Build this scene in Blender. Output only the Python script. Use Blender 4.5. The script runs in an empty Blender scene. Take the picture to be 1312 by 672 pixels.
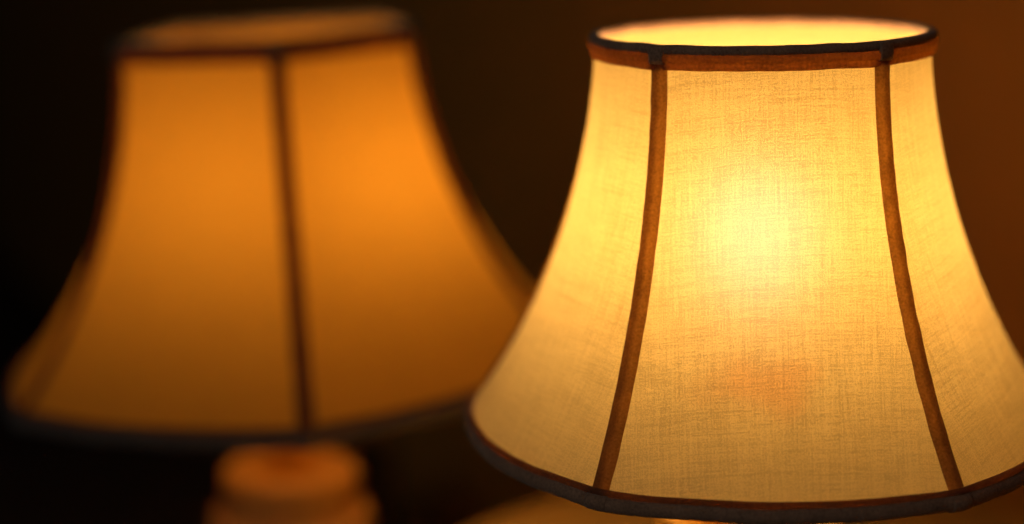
import bpy, bmesh, math, random
from math import sin, cos, tan, atan, pi, radians as R
from mathutils import Vector, Matrix, noise

random.seed(4)
scn = bpy.context.scene
C = scn.collection

# ------------------------------------------------------------------ camera
CAM_Z = 0.60
PITCH = R(12.0)
FPX = 2330.0                                   # focal length in photo pixels
cam_d = bpy.data.cameras.new("camera")
cam = bpy.data.objects.new("camera", cam_d)
C.objects.link(cam)
cam.location = (0, 0, CAM_Z)
cam.rotation_euler = (R(90) - PITCH, 0, 0)
cam_d.sensor_width = 36
cam_d.lens = FPX / 1312 * 36
cam_d.clip_start = 0.01
cam_d.clip_end = 50
scn.camera = cam
cam_d.dof.use_dof = True
cam_d.dof.focus_distance = 0.765
cam_d.dof.aperture_fstop = 2.05


# ------------------------------------------------------------------ materials
def new_mat(name):
    m = bpy.data.materials.new(name)
    m.use_nodes = True
    nt = m.node_tree
    nt.nodes.clear()
    out = nt.nodes.new('ShaderNodeOutputMaterial')
    return m, nt, out


def N(nt, kind, **kw):
    n = nt.nodes.new(kind)
    for k, v in kw.items():
        if k in n.inputs:
            n.inputs[k].default_value = v
        else:
            setattr(n, k, v)
    return n


def L(nt, a, b):
    nt.links.new(a, b)


def math_n(nt, op, a, b=None, c=None):
    n = nt.nodes.new('ShaderNodeMath')
    n.operation = op
    for i, v in enumerate((a, b, c)):
        if v is None:
            continue
        if isinstance(v, (int, float)):
            n.inputs[i].default_value = v
        else:
            nt.links.new(v, n.inputs[i])
    return n.outputs[0]


def linen(name, trans, diff, tfac=0.6, weave=1.0, see=0.10, pitch=0.00085, glow_rough=1.0, see_col=(0.3, 0.5, 1.0), socket_glow=False):
    """thin woven cloth: scatters lamp light through itself; threads and slubs vary how much gets through"""
    m, nt, out = new_mat(name)
    uv = N(nt, 'ShaderNodeUVMap')
    uv.uv_map = 'cloth'
    sep = N(nt, 'ShaderNodeSeparateXYZ')
    L(nt, uv.outputs[0], sep.inputs[0])
    u, v = sep.outputs[0], sep.outputs[1]
    # the yarn is never dead straight
    wob = N(nt, 'ShaderNodeTexNoise', Scale=38.0, Detail=2.0)
    L(nt, uv.outputs[0], wob.inputs['Vector'])
    wsub = math_n(nt, 'MULTIPLY', math_n(nt, 'SUBTRACT', wob.outputs[0], 0.5), 0.0016)
    v2 = math_n(nt, 'ADD', math_n(nt, 'ADD', v, math_n(nt, 'MULTIPLY', u, -0.05)), wsub)
    u2 = math_n(nt, 'ADD', u, wsub)

    def stretched(su, sv, scale, detail, seed, rough=0.6):
        comb = N(nt, 'ShaderNodeCombineXYZ')
        L(nt, math_n(nt, 'MULTIPLY', u2, su), comb.inputs[0])
        L(nt, math_n(nt, 'MULTIPLY', v2, sv), comb.inputs[1])
        comb.inputs[2].default_value = seed
        t = N(nt, 'ShaderNodeTexNoise', Scale=scale, Detail=detail, Roughness=rough)
        L(nt, comb.outputs[0], t.inputs['Vector'])
        return t.outputs[0]

    k = 1.0 / pitch
    weft = stretched(k * 0.030, k * 1.5, 1.0, 2.0, 1.3)        # slubs along the weft
    weft2 = stretched(k * 0.15, k * 1.9, 1.0, 1.0, 4.1)
    warp = stretched(k * 1.6, k * 0.035, 1.0, 2.0, 7.7)         # along the warp
    bandw = stretched(k * 0.004, k * 0.20, 1.0, 3.0, 9.7)        # broader bands in the cloth
    bandu = stretched(k * 0.14, k * 0.006, 1.0, 3.0, 12.7)
    mott = stretched(60, 60, 1.0, 3.0, 2.2)
    # the plain weave itself
    su = math_n(nt, 'SINE', math_n(nt, 'MULTIPLY', u2, 2 * pi * k))
    sv = math_n(nt, 'SINE', math_n(nt, 'MULTIPLY', v2, 2 * pi * k))
    grid = math_n(nt, 'MULTIPLY', su, sv)
    fine = stretched(k * 1.3, k * 1.3, 1.0, 1.0, 5.0)

    def c(x, a):
        return math_n(nt, 'MULTIPLY', math_n(nt, 'SUBTRACT', x, 0.5), a * weave)
    s = c(weft, 1.05)
    for x, a in ((weft2, 0.60), (warp, 1.0), (bandw, 0.18), (bandu, 0.18), (mott, 0.12), (fine, 1.7)):
        s = math_n(nt, 'ADD', s, c(x, a))
    s = math_n(nt, 'ADD', s, math_n(nt, 'MULTIPLY', grid, 0.12 * weave))
    # rare thick slub threads
    th = math_n(nt, 'MULTIPLY', math_n(nt, 'MAXIMUM', math_n(nt, 'SUBTRACT', weft, 0.60), 0.0), -3.0 * weave)
    s = math_n(nt, 'ADD', s, th)
    mul = math_n(nt, 'MAXIMUM', math_n(nt, 'ADD', s, 0.93), 0.25)
    tc = N(nt, 'ShaderNodeMix', data_type='RGBA')
    # thick threads pass less and warmer light
    tcol_lo = tuple(a * b for a, b in zip(trans, (0.60, 0.56, 0.42))) + (1,)
    rng = N(nt, 'ShaderNodeMapRange')
    rng.inputs['From Min'].default_value = 0.45
    rng.inputs['From Max'].default_value = 1.15
    L(nt, mul, rng.inputs['Value'])
    L(nt, rng.outputs[0], tc.inputs[0])
    tc.inputs[6].default_value = tcol_lo
    tc.inputs[7].default_value = tuple(min(1, x * 1.08) for x in trans) + (1,)
    tcout = tc.outputs[2]
    if socket_glow:                                                     # peach glow of the socket, painted into the cloth low on the front panel
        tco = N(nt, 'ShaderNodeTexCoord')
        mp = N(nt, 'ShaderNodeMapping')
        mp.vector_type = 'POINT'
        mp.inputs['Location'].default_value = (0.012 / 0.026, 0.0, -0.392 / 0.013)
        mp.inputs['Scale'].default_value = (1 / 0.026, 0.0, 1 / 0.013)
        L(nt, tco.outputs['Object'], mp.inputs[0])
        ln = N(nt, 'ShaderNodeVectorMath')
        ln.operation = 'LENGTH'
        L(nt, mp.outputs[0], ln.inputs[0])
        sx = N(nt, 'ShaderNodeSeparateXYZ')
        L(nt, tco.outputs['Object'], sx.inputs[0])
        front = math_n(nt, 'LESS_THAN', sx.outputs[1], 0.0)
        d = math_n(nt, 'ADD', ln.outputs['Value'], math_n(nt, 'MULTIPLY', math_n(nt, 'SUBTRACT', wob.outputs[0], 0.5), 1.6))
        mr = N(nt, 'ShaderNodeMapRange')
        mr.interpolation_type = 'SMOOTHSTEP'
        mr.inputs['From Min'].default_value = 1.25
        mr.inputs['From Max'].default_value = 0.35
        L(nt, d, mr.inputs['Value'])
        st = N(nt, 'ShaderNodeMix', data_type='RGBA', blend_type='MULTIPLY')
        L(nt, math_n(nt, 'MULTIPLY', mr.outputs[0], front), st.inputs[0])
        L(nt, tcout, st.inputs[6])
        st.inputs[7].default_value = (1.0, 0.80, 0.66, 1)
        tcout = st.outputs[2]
    bump = N(nt, 'ShaderNodeBump', Strength=0.35, Distance=0.0004)
    L(nt, mul, bump.inputs['Height'])
    tr = N(nt, 'ShaderNodeBsdfTranslucent')
    L(nt, tcout, tr.inputs[0])
    df = N(nt, 'ShaderNodeBsdfDiffuse')
    df.inputs[0].default_value = diff + (1,)
    L(nt, bump.outputs[0], df.inputs['Normal'])
    mx = N(nt, 'ShaderNodeMixShader')
    mx.inputs[0].default_value = tfac
    L(nt, df.outputs[0], mx.inputs[1])
    L(nt, tr.outputs[0], mx.inputs[2])
    last = mx.outputs[0]
    if see > 0:                                                    # loose weave: a soft look through it to the bulb
        rf = N(nt, 'ShaderNodeBsdfRefraction', Roughness=glow_rough, IOR=1.35)
        rf.distribution = 'GGX'
        rf.inputs[0].default_value = see_col + (1,)
        m2 = N(nt, 'ShaderNodeMixShader')
        m2.inputs[0].default_value = see
        L(nt, last, m2.inputs[1])
        L(nt, rf.outputs[0], m2.inputs[2])
        last = m2.outputs[0]
    L(nt, last, out.inputs[0])
    return m


def solid_cloth(name, col, rough=0.95, trans=None, tfac=0.0, scale=900.0, var=0.5, doubled=False):
    m, nt, out = new_mat(name)
    tc = N(nt, 'ShaderNodeTexCoord')
    n1 = N(nt, 'ShaderNodeTexNoise', Scale=scale, Detail=3.0)
    L(nt, tc.outputs['Object'], n1.inputs['Vector'])
    n2 = N(nt, 'ShaderNodeTexNoise', Scale=scale * 0.08, Detail=3.0)
    L(nt, tc.outputs['Object'], n2.inputs['Vector'])
    f = math_n(nt, 'ADD', math_n(nt, 'MULTIPLY', n1.outputs[0], 0.6), math_n(nt, 'MULTIPLY', n2.outputs[0], 0.4))
    mix = N(nt, 'ShaderNodeMix', data_type='RGBA')
    r2 = N(nt, 'ShaderNodeMapRange')
    r2.inputs['From Min'].default_value = 0.3
    r2.inputs['From Max'].default_value = 0.7
    L(nt, f, r2.inputs['Value'])
    L(nt, r2.outputs[0], mix.inputs[0])
    mix.inputs[6].default_value = tuple(x * (1 - var) for x in col) + (1,)
    mix.inputs[7].default_value = tuple(min(1, x * (1 + var * 0.5)) for x in col) + (1,)
    bump = N(nt, 'ShaderNodeBump', Strength=0.5, Distance=0.0005)
    L(nt, f, bump.inputs['Height'])
    df = N(nt, 'ShaderNodeBsdfPrincipled', Roughness=rough)
    L(nt, mix.outputs[2], df.inputs['Base Color'])
    df.inputs['Sheen Weight'].default_value = 0.15
    L(nt, bump.outputs[0], df.inputs['Normal'])
    last = df.outputs[0]
    if trans:
        tr = N(nt, 'ShaderNodeBsdfTranslucent')
        mm = N(nt, 'ShaderNodeMix', data_type='RGBA')
        L(nt, r2.outputs[0], mm.inputs[0])
        mm.inputs[6].default_value = tuple(x * (1 - var) for x in trans) + (1,)
        mm.inputs[7].default_value = tuple(min(1, x * (1 + var * 0.5)) for x in trans) + (1,)
        L(nt, mm.outputs[2], tr.inputs[0])
        if doubled:                                                # the tape is folded double along one edge and lets less light out there
            uv = N(nt, 'ShaderNodeUVMap')
            uv.uv_map = 'cloth'
            sp = N(nt, 'ShaderNodeSeparateXYZ')
            L(nt, uv.outputs[0], sp.inputs[0])
            wv = math_n(nt, 'ADD', sp.outputs[0], math_n(nt, 'MULTIPLY', math_n(nt, 'SUBTRACT', n2.outputs[0], 0.5), 0.35))
            mr = N(nt, 'ShaderNodeMapRange')
            mr.inputs['From Min'].default_value = -0.05
            mr.inputs['From Max'].default_value = 0.22
            L(nt, wv, mr.inputs['Value'])
            dm = N(nt, 'ShaderNodeMix', data_type='RGBA')
            L(nt, mr.outputs[0], dm.inputs[0])
            L(nt, mm.outputs[2], dm.inputs[7])
            hv = N(nt, 'ShaderNodeMix', data_type='RGBA', blend_type='MULTIPLY')
            hv.inputs[0].default_value = 1.0
            L(nt, mm.outputs[2], hv.inputs[6])
            hv.inputs[7].default_value = (0.52, 0.46, 0.40, 1)
            L(nt, hv.outputs[2], dm.inputs[6])
            L(nt, dm.outputs[2], tr.inputs[0])
        mx = N(nt, 'ShaderNodeMixShader')
        mx.inputs[0].default_value = tfac
        L(nt, last, mx.inputs[1])
        L(nt, tr.outputs[0], mx.inputs[2])
        last = mx.outputs[0]
    L(nt, last, out.inputs[0])
    return m


def emissive(name, col, strength):
    m, nt, out = new_mat(name)
    e = N(nt, 'ShaderNodeEmission', Strength=strength)
    e.inputs[0].default_value = col + (1,)
    L(nt, e.outputs[0], out.inputs[0])
    return m


def surf(name, col, rough, scale=20.0, var=0.3, stretch=(1, 1, 1), metallic=0.0, bumpd=0.0005):
    m, nt, out = new_mat(name)
    tc = N(nt, 'ShaderNodeTexCoord')
    mp = N(nt, 'ShaderNodeMapping')
    mp.inputs['Scale'].default_value = stretch
    L(nt, tc.outputs['Object'], mp.inputs[0])
    n1 = N(nt, 'ShaderNodeTexNoise', Scale=scale, Detail=6.0, Roughness=0.6)
    L(nt, mp.outputs[0], n1.inputs['Vector'])
    cr = N(nt, 'ShaderNodeMix', data_type='RGBA')
    L(nt, n1.outputs[0], cr.inputs[0])
    cr.inputs[6].default_value = tuple(x * (1 - var) for x in col) + (1,)
    cr.inputs[7].default_value = tuple(min(1, x * (1 + var)) for x in col) + (1,)
    b = N(nt, 'ShaderNodeBump', Strength=0.3, Distance=bumpd)
    L(nt, n1.outputs[0], b.inputs['Height'])
    p = N(nt, 'ShaderNodeBsdfPrincipled', Roughness=rough, Metallic=metallic)
    L(nt, cr.outputs[2], p.inputs['Base Color'])
    L(nt, b.outputs[0], p.inputs['Normal'])
    L(nt, p.outputs[0], out.inputs[0])
    return m


LINEN = linen('cream_linen', (0.82, 0.62, 0.19), (0.93, 0.80, 0.34), tfac=0.36, weave=2.6, see=0.018, socket_glow=True)
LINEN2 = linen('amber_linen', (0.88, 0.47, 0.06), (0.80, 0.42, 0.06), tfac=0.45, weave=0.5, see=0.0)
TAPE = solid_cloth('seam_tape', (0.22, 0.12, 0.05), trans=(0.60, 0.31, 0.07), tfac=0.5, var=0.45, doubled=True)
TAPE2 = solid_cloth('brown_seam_tape', (0.12, 0.06, 0.03), trans=(0.45, 0.20, 0.03), tfac=0.36, var=0.3)
LIP = solid_cloth('lip_cloth', (0.16, 0.08, 0.04), trans=(0.55, 0.2, 0.03), tfac=0.38, var=0.4, scale=700)
BAND = solid_cloth('band_cloth', (0.20, 0.10, 0.045), trans=(0.60, 0.22, 0.03), tfac=0.45, var=0.4, scale=700)
PIPING = solid_cloth('piping_cloth', (0.36, 0.21, 0.13), var=0.55)
PIPING2 = solid_cloth('grey_piping_cloth', (0.12, 0.10, 0.085), var=0.3)
BULB = emissive('lit_bulb', (1.0, 0.60, 0.30), 67.0)
BULB2 = emissive('dim_lit_bulb', (1.0, 0.55, 0.18), 22.5)
BRASS = surf('aged_brass', (0.55, 0.36, 0.14), 0.4, metallic=1.0)
WOOD = surf('turned_wood', (0.80, 0.47, 0.15), 0.4, scale=14, stretch=(6, 6, 1), var=0.35)
WALLM = surf('wall_paint', (0.88, 0.37, 0.045), 0.85, scale=9, var=0.12)
DARKM = surf('dark_wood', (0.05, 0.03, 0.02), 0.5, scale=10, stretch=(9, 1, 1), var=0.3)
TABLEM = surf('table_wood', (0.42, 0.26, 0.06), 0.5, scale=10, stretch=(1, 9, 1), var=0.4)


# ------------------------------------------------------------------ object helpers
def mesh_obj(name, verts, faces, mat, parent=None, uvs=None, smooth=True):
    me = bpy.data.meshes.new(name)
    me.from_pydata(verts, [], faces)
    if uvs:
        lay = me.uv_layers.new(name='cloth')
        for poly in me.polygons:
            for li, q in zip(poly.loop_indices, uvs[poly.index]):
                lay.data[li].uv = q
    for p in me.polygons:
        p.use_smooth = smooth
    me.materials.append(mat)
    me.update()
    o = bpy.data.objects.new(name, me)
    C.objects.link(o)
    if parent:
        o.parent = parent
    return o


def empty(name, loc, label, cat, group=None):
    o = bpy.data.objects.new(name, None)
    o.empty_display_size = 0.05
    C.objects.link(o)
    o.location = loc
    o['label'] = label
    o['category'] = cat
    if group:
        o['group'] = group
    return o


def interp(tab, x):
    if x <= tab[0][0]:
        return tab[0][1]
    for i in range(len(tab) - 1):
        x0, x1 = tab[i][0], tab[i + 1][0]
        if x <= x1:
            f = (x - x0) / (x1 - x0)
            # catmull-rom style tangents keep the bell smooth
            y0, y1 = tab[i][1], tab[i + 1][1]
            xm = tab[i - 1] if i > 0 else None
            xp = tab[i + 2] if i + 2 < len(tab) else None
            d = (y1 - y0) / (x1 - x0)
            m0 = ((y1 - xm[1]) / (x1 - xm[0])) if xm else d
            m1 = ((xp[1] - y0) / (xp[0] - x0)) if xp else d
            h = x1 - x0
            f2, f3 = f * f, f * f * f
            return (2 * f3 - 3 * f2 + 1) * y0 + (f3 - 2 * f2 + f) * h * m0 + (-2 * f3 + 3 * f2) * y1 + (f3 - f2) * h * m1
    return tab[-1][1]


class Shade:
    """a bell shade; s = 0 at its top, 1 at its bottom; th = 0 faces the camera, + to the right"""

    def __init__(self, ztop, h, prof, ribs_top, ribs_bot, poly_top, poly_bot):
        self.ztop, self.h, self.prof = ztop, h, prof
        self.rt, self.rb, self.pt, self.pb = ribs_top, ribs_bot, poly_top, poly_bot
        self.n = len(ribs_top)

    def rib(self, i, s):
        k = i // self.n
        j = i % self.n
        s = min(max(s, 0), 1)
        return R(self.rt[j] * (1 - s) + self.rb[j] * s) + 2 * pi * k

    def rad(self, th, s):
        sc_ = min(max(s, 0), 1)
        r = interp(self.prof, sc_)
        a0 = self.rib(0, s)
        t = (th - a0) % (2 * pi) + a0
        for i in range(self.n):
            a, b = self.rib(i, s), self.rib(i + 1, s)
            if a <= t <= b:
                hh, m = (b - a) / 2, (a + b) / 2
                pf = cos(hh) / cos(t - m)
                k = self.pt * (1 - sc_) + self.pb * sc_
                # straight-sided panels with a little softness
                return r * (1 - k + k * pf)
        return r

    def pos(self, th, s, dr=0.0, dz=0.0):
        r = self.rad(th, s) + dr
        return Vector((r * sin(th), -r * cos(th), self.ztop - s * self.h + dz))

    def cloth(self, name, mat, parent, nc=30, ns=90):
        verts, faces, uvs = [], [], []
        cols = []
        for i in range(self.n):
            for c in range(nc):
                cols.append((i, c / nc))
        for j in range(ns + 1):
            s = j / ns
            for (i, f) in cols:
                a, b = self.rib(i, s), self.rib(i + 1, s)
                verts.append(self.pos(a + (b - a) * f, s))
        M = len(cols)
        for j in range(ns):
            s0, s1 = j / ns, (j + 1) / ns
            for q, (i, f) in enumerate(cols):
                q2 = (q + 1) % M
                faces.append((j * M + q, (j + 1) * M + q, (j + 1) * M + q2, j * M + q2))
                f2 = f + 1 / nc

                def uv(ff, ss):
                    a, b = self.rib(i, ss), self.rib(i + 1, ss)
                    r = interp(self.prof, ss)
                    # slant of the threads where each panel was cut
                    cc = ff - 0.5
                    return (cc * (b - a) * r + i * 0.613, -ss * self.h * 1.08 + 0.35 * r * cc * cc * (b - a) * 0.5 + i * 0.29)
                uvs.append((uv(f, s0), uv(f, s1), uv(f2, s1), uv(f2, s0)))
        return mesh_obj(name, verts, faces, mat, parent, uvs)

    def ring(self, name, prof, s, mat, parent, a0=None, a1=None, closed=True, n=288, ridge=0.0, wob=0.0, seed=0.0, taper=False):
        """sweep the (dr, dz) outline round the rim at height s"""
        full = a0 is None
        if full:
            a0, a1 = 0.0, 2 * pi
        cnt = n if full else n + 1
        verts, faces = [], []
        for k in range(cnt):
            th = a0 + (a1 - a0) * k / n
            w = noise.noise(Vector((cos(th) * 5, sin(th) * 5, seed))) * wob
            w2 = noise.noise(Vector((cos(th) * 26, sin(th) * 26, seed + 5))) * wob * 0.5
            w2 += ridge * noise.noise(Vector((cos(th) * 75, sin(th) * 75, seed + 8)))
            for (dr, dz) in prof:
                verts.append(self.pos(th, s, dr + w2, dz + w))
        m = len(prof)
        mm = m if closed else m - 1
        for k in range(n):
            k2 = (k + 1) % cnt
            for q in range(mm):
                q2 = (q + 1) % m
                faces.append((k * m + q, k2 * m + q, k2 * m + q2, k * m + q2))
        if not full and closed:
            faces.append(tuple(range(m)))
            faces.append(tuple((cnt - 1) * m + q for q in range(m))[::-1])
        return mesh_obj(name, verts, faces, mat, parent)

    def tape(self, name, i, width, height, s0, s1, mat, parent, n=90, seed=0.0):
        verts, faces, uvs = [], [], []
        side = 1 if sin(self.rib(i, 0.5)) < 0 else -1
        cs = [(-0.5, 0.02), (-0.47, 0.45), (-0.36, 0.78), (-0.16, 0.97), (0.08, 1.0), (0.30, 0.88), (0.44, 0.5), (0.5, 0.02)]
        for k in range(n + 1):
            s = s0 + (s1 - s0) * k / n
            th = self.rib(i, s)
            r = self.rad(th, s)
            wv = width * (1 + 0.06 * noise.noise(Vector((s * 20, seed, i))))
            off = 0.012 * width * noise.noise(Vector((s * 9, seed + 3, i)))
            hv = height * (1 + 0.35 * noise.noise(Vector((s * 22, seed + 7, i))))
            for (a, b) in cs:
                tt = th + (a * wv + off) / r
                verts.append(self.pos(tt, s, 0.0004 + b * hv))
        m = len(cs)
        for k in range(n):
            for q in range(m - 1):
                faces.append((k * m + q, (k + 1) * m + q, (k + 1) * m + q + 1, k * m + q + 1))
                a, b, y0, y1 = side * cs[q][0], side * cs[q + 1][0], k / n, (k + 1) / n
                uvs.append(((a, y0), (a, y1), (b, y1), (b, y0)))
        return mesh_obj(name, verts, faces, mat, parent, uvs)


def circ(rx, rz, cx=0.0, cz=0.0, n=14):
    return [(cx + rx * cos(2 * pi * k / n), cz + rz * sin(2 * pi * k / n)) for k in range(n)]


def lathe(name, prof, mat, parent, loc=(0, 0, 0), n=96, caps=True):
    verts, faces = [], []
    for (r, z) in prof:
        for k in range(n):
            a = 2 * pi * k / n
            verts.append((r * cos(a) + loc[0], r * sin(a) + loc[1], z + loc[2]))
    for j in range(len(prof) - 1):
        for k in range(n):
            k2 = (k + 1) % n
            faces.append((j * n + k, j * n + k2, (j + 1) * n + k2, (j + 1) * n + k))
    if caps:
        faces.append(tuple(range(n))[::-1])
        faces.append(tuple((len(prof) - 1) * n + k for k in range(n)))
    return mesh_obj(name, verts, faces, mat, parent)


def smooth_prof(pts, sub=6):
    out = []
    for i in range(len(pts) - 1):
        p0 = pts[max(i - 1, 0)]; p1 = pts[i]; p2 = pts[i + 1]; p3 = pts[min(i + 2, len(pts) - 1)]
        for k in range(sub):
            t = k / sub
            q = []
            for c in range(2):
                q.append(0.5 * (2 * p1[c] + (p2[c] - p0[c]) * t + (2 * p0[c] - 5 * p1[c] + 4 * p2[c] - p3[c]) * t * t
                                + (-p0[c] + 3 * p1[c] - 3 * p2[c] + p3[c]) * t ** 3))
            out.append((max(q[0], 0.0005), q[1]))
    out.append(pts[-1])
    return out


def drop(y, depth):
    """how far below the camera a point at photo row y and ground distance depth lies"""
    return depth * tan(PITCH + atan((y - 336) / FPX))


def make_base(root, s, ztop, stem_r, mat, zfoot):
    """turned wooden body standing on zfoot; ztop = top face of its upper collar"""
    d = 0.0460 * s
    zb = ztop - 0.031 * s
    hb = zb - zfoot
    tier = [(0.0440, -0.050), (0.0500, -0.044), (0.0520, -0.040), (0.0532, -0.030), (0.0532, -0.010), (0.0532, -0.003), (0.0520, 0.0)]
    low = [(0.074, 0.0), (0.076, 0.05), (0.076, 0.12), (0.070, 0.17), (0.048, 0.24), (0.034, 0.34), (0.033, 0.46),
           (0.046, 0.62), (0.058, 0.78), (0.056, 0.90), (0.044, 1.0)]
    body = [(r * s, zfoot + f * (hb - 0.052 * s)) for r, f in low]
    body += [(r * s, zb + z * s) for r, z in tier] + [(0.046 * s, zb + 0.001 * s)]
    b = lathe('base', smooth_prof(body), mat, root)
    e = 0.006 * s
    cap = [(d - e * 0.7, zb + 0.0012 * s), (d - 0.001 * s, zb + 0.003 * s), (d, zb + 0.006 * s), (d, ztop - e)]
    cap += [(d - e + e * cos(a), ztop - e + e * sin(a)) for a in (0.3, 0.6, 0.9, 1.2, 1.5)]
    cap += [(d * 0.72, ztop - 0.0012 * s), (stem_r * 1.3, ztop - 0.0016 * s), (stem_r * 1.1, ztop - 0.0012 * s)]
    c = lathe('collar', cap, mat, root)
    return b, c


# ------------------------------------------------------------------ main lamp
D1 = 0.84
DZ1 = 0.0707
H1 = 0.1803
X1 = (975 - 656) / FPX * 0.837
prof1 = [(q / 20, .0779 + .0075 * q / 20 + .0535 * (q / 20) ** 2 + .0026 * (q / 20) ** 8) for q in range(21)]
ztop1 = CAM_Z - DZ1
ZT = CAM_Z - 0.44
lamp = empty('table_lamp', (X1, D1, 0), 'bright cream linen bell lampshade lamp in sharp focus, dark piping along both rims', 'lamp', 'lit table lamps')
tilt = empty('tmp', (0, 0, 0), 'x', 'x')
S1 = Shade(ztop1, H1, prof1, [-41.3, 33.2, 106, 150, 192, 247], [-35.6, 27.4, 100, 152, 204, 254], 0.12, 0.22)


def build_shade(S, root, s, linen_m, tape_m, band_m, pip_m, tilt_deg, dx=0.0, thick=1.0, seed=0.0):
    cl = S.cloth('lamp_shade', linen_m, root)
    # the shade leans a little on its fitting: turn it about its own top centre
    piv = Vector((0, 0, S.ztop))
    rot = Matrix.Translation(piv + Vector((dx, 0, 0))) @ Matrix.Rotation(R(tilt_deg), 4, 'Y') @ Matrix.Translation(-piv)
    parts = []
    for i in range(S.n):
        parts.append(S.tape('seam_tape', i, 0.0084 * s, 0.0017 * s, 0.03, 1.0, tape_m, cl, seed=seed + i))
    # upper trim: folded band, then a dark round cord on top of it
    b = [(0.0005, -0.0093), (0.0014, -0.0096), (0.0022, -0.0090), (0.0024, -0.0076), (0.0019, -0.0066),
         (0.0028, -0.0061), (0.0034, -0.0046), (0.0032, -0.0032), (0.0018, -0.0022)]
    parts.append(S.ring('top_band', [(x * s, z * s + 0.0 * s) for x, z in b], 0.0, band_m, cl, closed=False, n=900, ridge=0.0005 * s, wob=0.0006 * s, seed=seed))
    parts.append(S.ring('top_piping', circ(0.0026 * s, 0.0024 * s, 0.0004 * s, -0.0011 * s), 0.0, pip_m, cl, n=500, ridge=0.0004 * s, wob=0.0006 * s, seed=seed + 2))
    # lower trim: thin lip, thick cord
    b = [(0.0004, 0.0020), (0.0014, 0.0024), (0.0024, 0.0017), (0.0027, 0.0004), (0.0020, -0.0008)]
    parts.append(S.ring('bottom_lip', [(x * s, z * s) for x, z in b], 1.0, LIP, cl, closed=False, wob=0.0005 * s, seed=seed + 3))
    parts.append(S.ring('bottom_piping', circ(0.0036 * s * thick, 0.0036 * s * thick, 0.0010 * s, -0.0038 * s * thick, 18), 1.0, pip_m, cl, n=600, ridge=0.0005 * s, wob=0.0009 * s, seed=seed + 4))
    for i in range(S.n):
        th = S.rib(i, 0.0)
        w = 0.0034 * s / S.rad(th, 0)
        f = [(0.0028, 0.0008), (0.0038, -0.0012), (0.0039, -0.0035), (0.0038, -0.0058), (0.0030, -0.0072), (0.0016, -0.0072), (0.0012, -0.0040), (0.0010, 0.0010)]
        parts.append(S.ring('tape_fold', [(x * s, z * s) for x, z in f], 0.0, pip_m, cl, th - w, th + w, n=8))
        th = S.rib(i, 1.0)
        w = 0.0050 * s / S.rad(th, 1)
        f = circ(0.0039 * s * thick, 0.0039 * s * thick, 0.0010 * s, -0.0037 * s * thick, 14)
        parts.append(S.ring('tape_fold', f, 1.0, pip_m, cl, th - w, th + w, n=8))
    for o in [cl] + parts:
        o.data.transform(rot)
    return cl


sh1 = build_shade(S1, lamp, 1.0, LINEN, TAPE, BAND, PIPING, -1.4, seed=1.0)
zb1 = CAM_Z - 0.166
bulb_prof = [(0.0005, -0.028), (0.006, -0.0275), (0.014, -0.024), (0.020, -0.017), (0.0225, -0.008), (0.022, 0.002), (0.018, 0.012), (0.0135, 0.020), (0.0125, 0.028)]


def make_light(root, s, zc, zbase, mat, stem_r, lean=0.0):
    a = lathe('light_bulb', [(r * s, zc - z * s) for r, z in smooth_prof(bulb_prof, 4)][::-1], mat, root, n=48)
    z0 = zc - 0.028 * s
    b = lathe('socket', [(0.0160 * s, z0 - 0.042 * s), (0.0172 * s, z0 - 0.040 * s), (0.0172 * s, z0 - 0.012 * s), (0.0180 * s, z0 - 0.010 * s), (0.0180 * s, z0 - 0.002 * s), (0.0150 * s, z0)], BRASS, root, n=48)
    c = lathe('neck', smooth_prof([(stem_r, zbase - 0.01), (stem_r, zbase + 0.004), (stem_r * 0.85, zbase + 0.010), (stem_r * 0.80, z0 - 0.046 * s), (stem_r * 0.9, z0 - 0.0425 * s)], 4), WOOD, root, n=48)
    p = Vector((0, 0, zbase))
    for o in (a, b, c):
        o.data.transform(Matrix.Translation(p) @ Matrix.Rotation(R(lean), 4, 'Y') @ Matrix.Translation(-p))


zt1 = CAM_Z - 0.272
make_light(lamp, 1.0, zb1, zt1, BULB, 0.012)
make_base(lamp, 0.86, zt1, 0.012, WOOD, ZT)

# ------------------------------------------------------------------ second lamp, farther back
D2 = 1.22
k2 = D2 / D1
s2 = 1.32
X2 = (348 - 656) / FPX * (D2 * 1.01) + 0.0068
zt2 = CAM_Z - drop(38, D2)
H2 = drop(446, D2) - drop(38, D2)
Rt = 206 / FPX * D2
prof2 = [(q / 20, Rt * (1 + .03 * q / 20 + .80 * (q / 20) ** 2 + .05 * (q / 20) ** 8)) for q in range(21)]
S2 = Shade(zt2, H2, prof2, [-55, 10, 66, 142, 222], [-51, 8.5, 70, 135, 243], 0.8, 0.45)
lamp2 = empty('table_lamp', (X2, D2, 0), 'dim amber six-panelled lampshade lamp, blurred and leaning, on an orange wooden base', 'lamp', 'lit table lamps')
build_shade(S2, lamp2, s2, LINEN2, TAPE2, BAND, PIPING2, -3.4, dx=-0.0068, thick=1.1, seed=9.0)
zbase2 = CAM_Z - drop(597, D2)
make_light(lamp2, s2 * 0.95, CAM_Z - drop(256, D2), zbase2, BULB2, 0.0165, lean=6.5)
make_base(lamp2, 1.04, zbase2, 0.0165, WOOD, -0.05)

bpy.data.objects.remove(tilt)


# ------------------------------------------------------------------ setting
def quad(name, pts, mat, kind='structure'):
    o = mesh_obj(name, pts, [(0, 1, 2, 3)], mat, smooth=False)
    o['kind'] = kind
    return o


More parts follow.
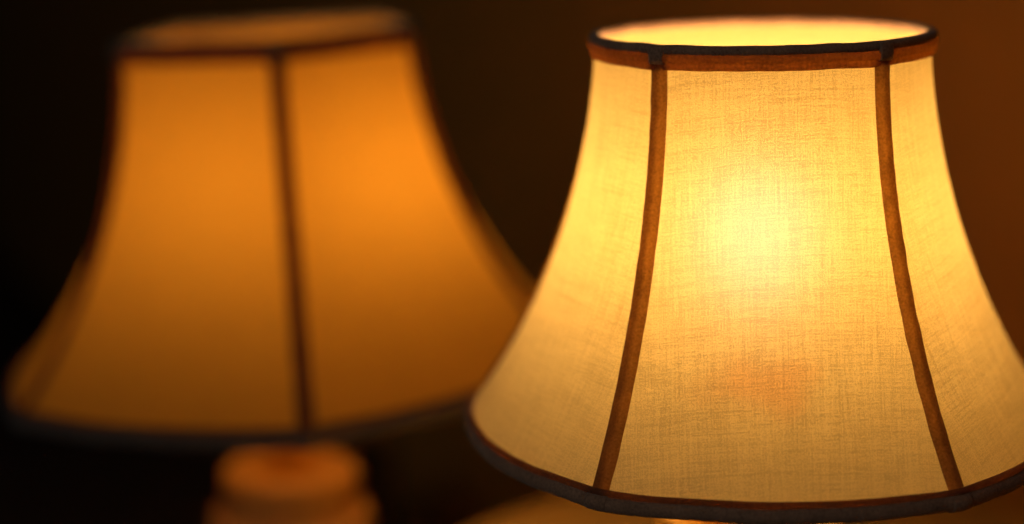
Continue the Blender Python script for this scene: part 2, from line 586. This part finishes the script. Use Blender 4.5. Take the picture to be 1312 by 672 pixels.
# round side table under the bright lamp
TX, TY, TR = 0.235, 1.00, 0.333
tab = empty('side_table', (TX, TY, -0.5), 'round brown wooden side table glowing in the pool of light under the bright lamp', 'table')
zt = ZT + 0.5
top = [(TR - 0.012, zt - 0.026), (TR - 0.002, zt - 0.022), (TR, zt - 0.013), (TR - 0.003, zt - 0.004), (TR - 0.010, zt - 0.0005), (TR - 0.02, zt - 0.0002)]
lathe('tabletop', top, TABLEM, tab, n=160)
lathe('pedestal', smooth_prof([(0.16, 0.0), (0.16, 0.02), (0.06, 0.05), (0.035, 0.12), (0.045, 0.30), (0.035, 0.45), (0.05, zt - 0.04), (0.09, zt - 0.0265)]), TABLEM, tab)

# the lower dark surface the far lamp stands on, the floor and the wall
bm = bmesh.new()
bmesh.ops.create_cube(bm, size=1.0)
for v in bm.verts:
    v.co = Vector((-0.62 + v.co.x * 0.96, 1.55 + v.co.y * 1.0, -0.275 + v.co.z * 0.45 + (0.0 if v.co.z < 0 else 0.0)))
me = bpy.data.meshes.new('surface')
bm.to_mesh(me)
bm.free()
me.materials.append(DARKM)
so = bpy.data.objects.new('surface', me)
C.objects.link(so)
so['kind'] = 'structure'
quad('floor', [(-3.5, -1.5, -0.502), (2.2, -1.5, -0.502), (2.2, 6.5, -0.502), (-3.5, 6.5, -0.502)], DARKM)
# the wall runs away to the left
wx0, wy0, wx1, wy1 = 1.17, -0.26, -1.9, 6.1
quad('wall', [(wx0, wy0, -0.6), (wx1, wy1, -0.6), (wx1, wy1, 2.2), (wx0, wy0, 2.2)], WALLM)

# faint cool light of the unlit room, from behind and left of the camera
ld = bpy.data.lights.new('room_light', 'AREA')
ld.shape = 'RECTANGLE'
ld.size, ld.size_y = 0.8, 0.6
ld.energy = 2.4
ld.color = (1.0, 0.90, 0.80)
lo = bpy.data.objects.new('room_light', ld)
C.objects.link(lo)
lo.location = (-0.9, -0.5, 1.3)
lo.rotation_euler = (Vector((0.0, 1.0, 0.45)) - lo.location).to_track_quat('-Z', 'Y').to_euler()

w = bpy.data.worlds.new("World")
scn.world = w
w.use_nodes = True
w.node_tree.nodes['Background'].inputs[0].default_value = (0.5, 0.6, 0.8, 1)
w.node_tree.nodes['Background'].inputs[1].default_value = 0.004

# ------------------------------------------------------------------ render
scn.view_settings.view_transform = 'Standard'
scn.view_settings.look = 'None'
scn.view_settings.exposure = 0
scn.view_settings.gamma = 1
cy = scn.cycles
cy.use_denoising = True
cy.max_bounces = 14
cy.diffuse_bounces = 8
cy.transmission_bounces = 12
cy.glossy_bounces = 4
cy.caustics_refractive = True
cy.caustics_reflective = False
cy.sample_clamp_indirect = 6
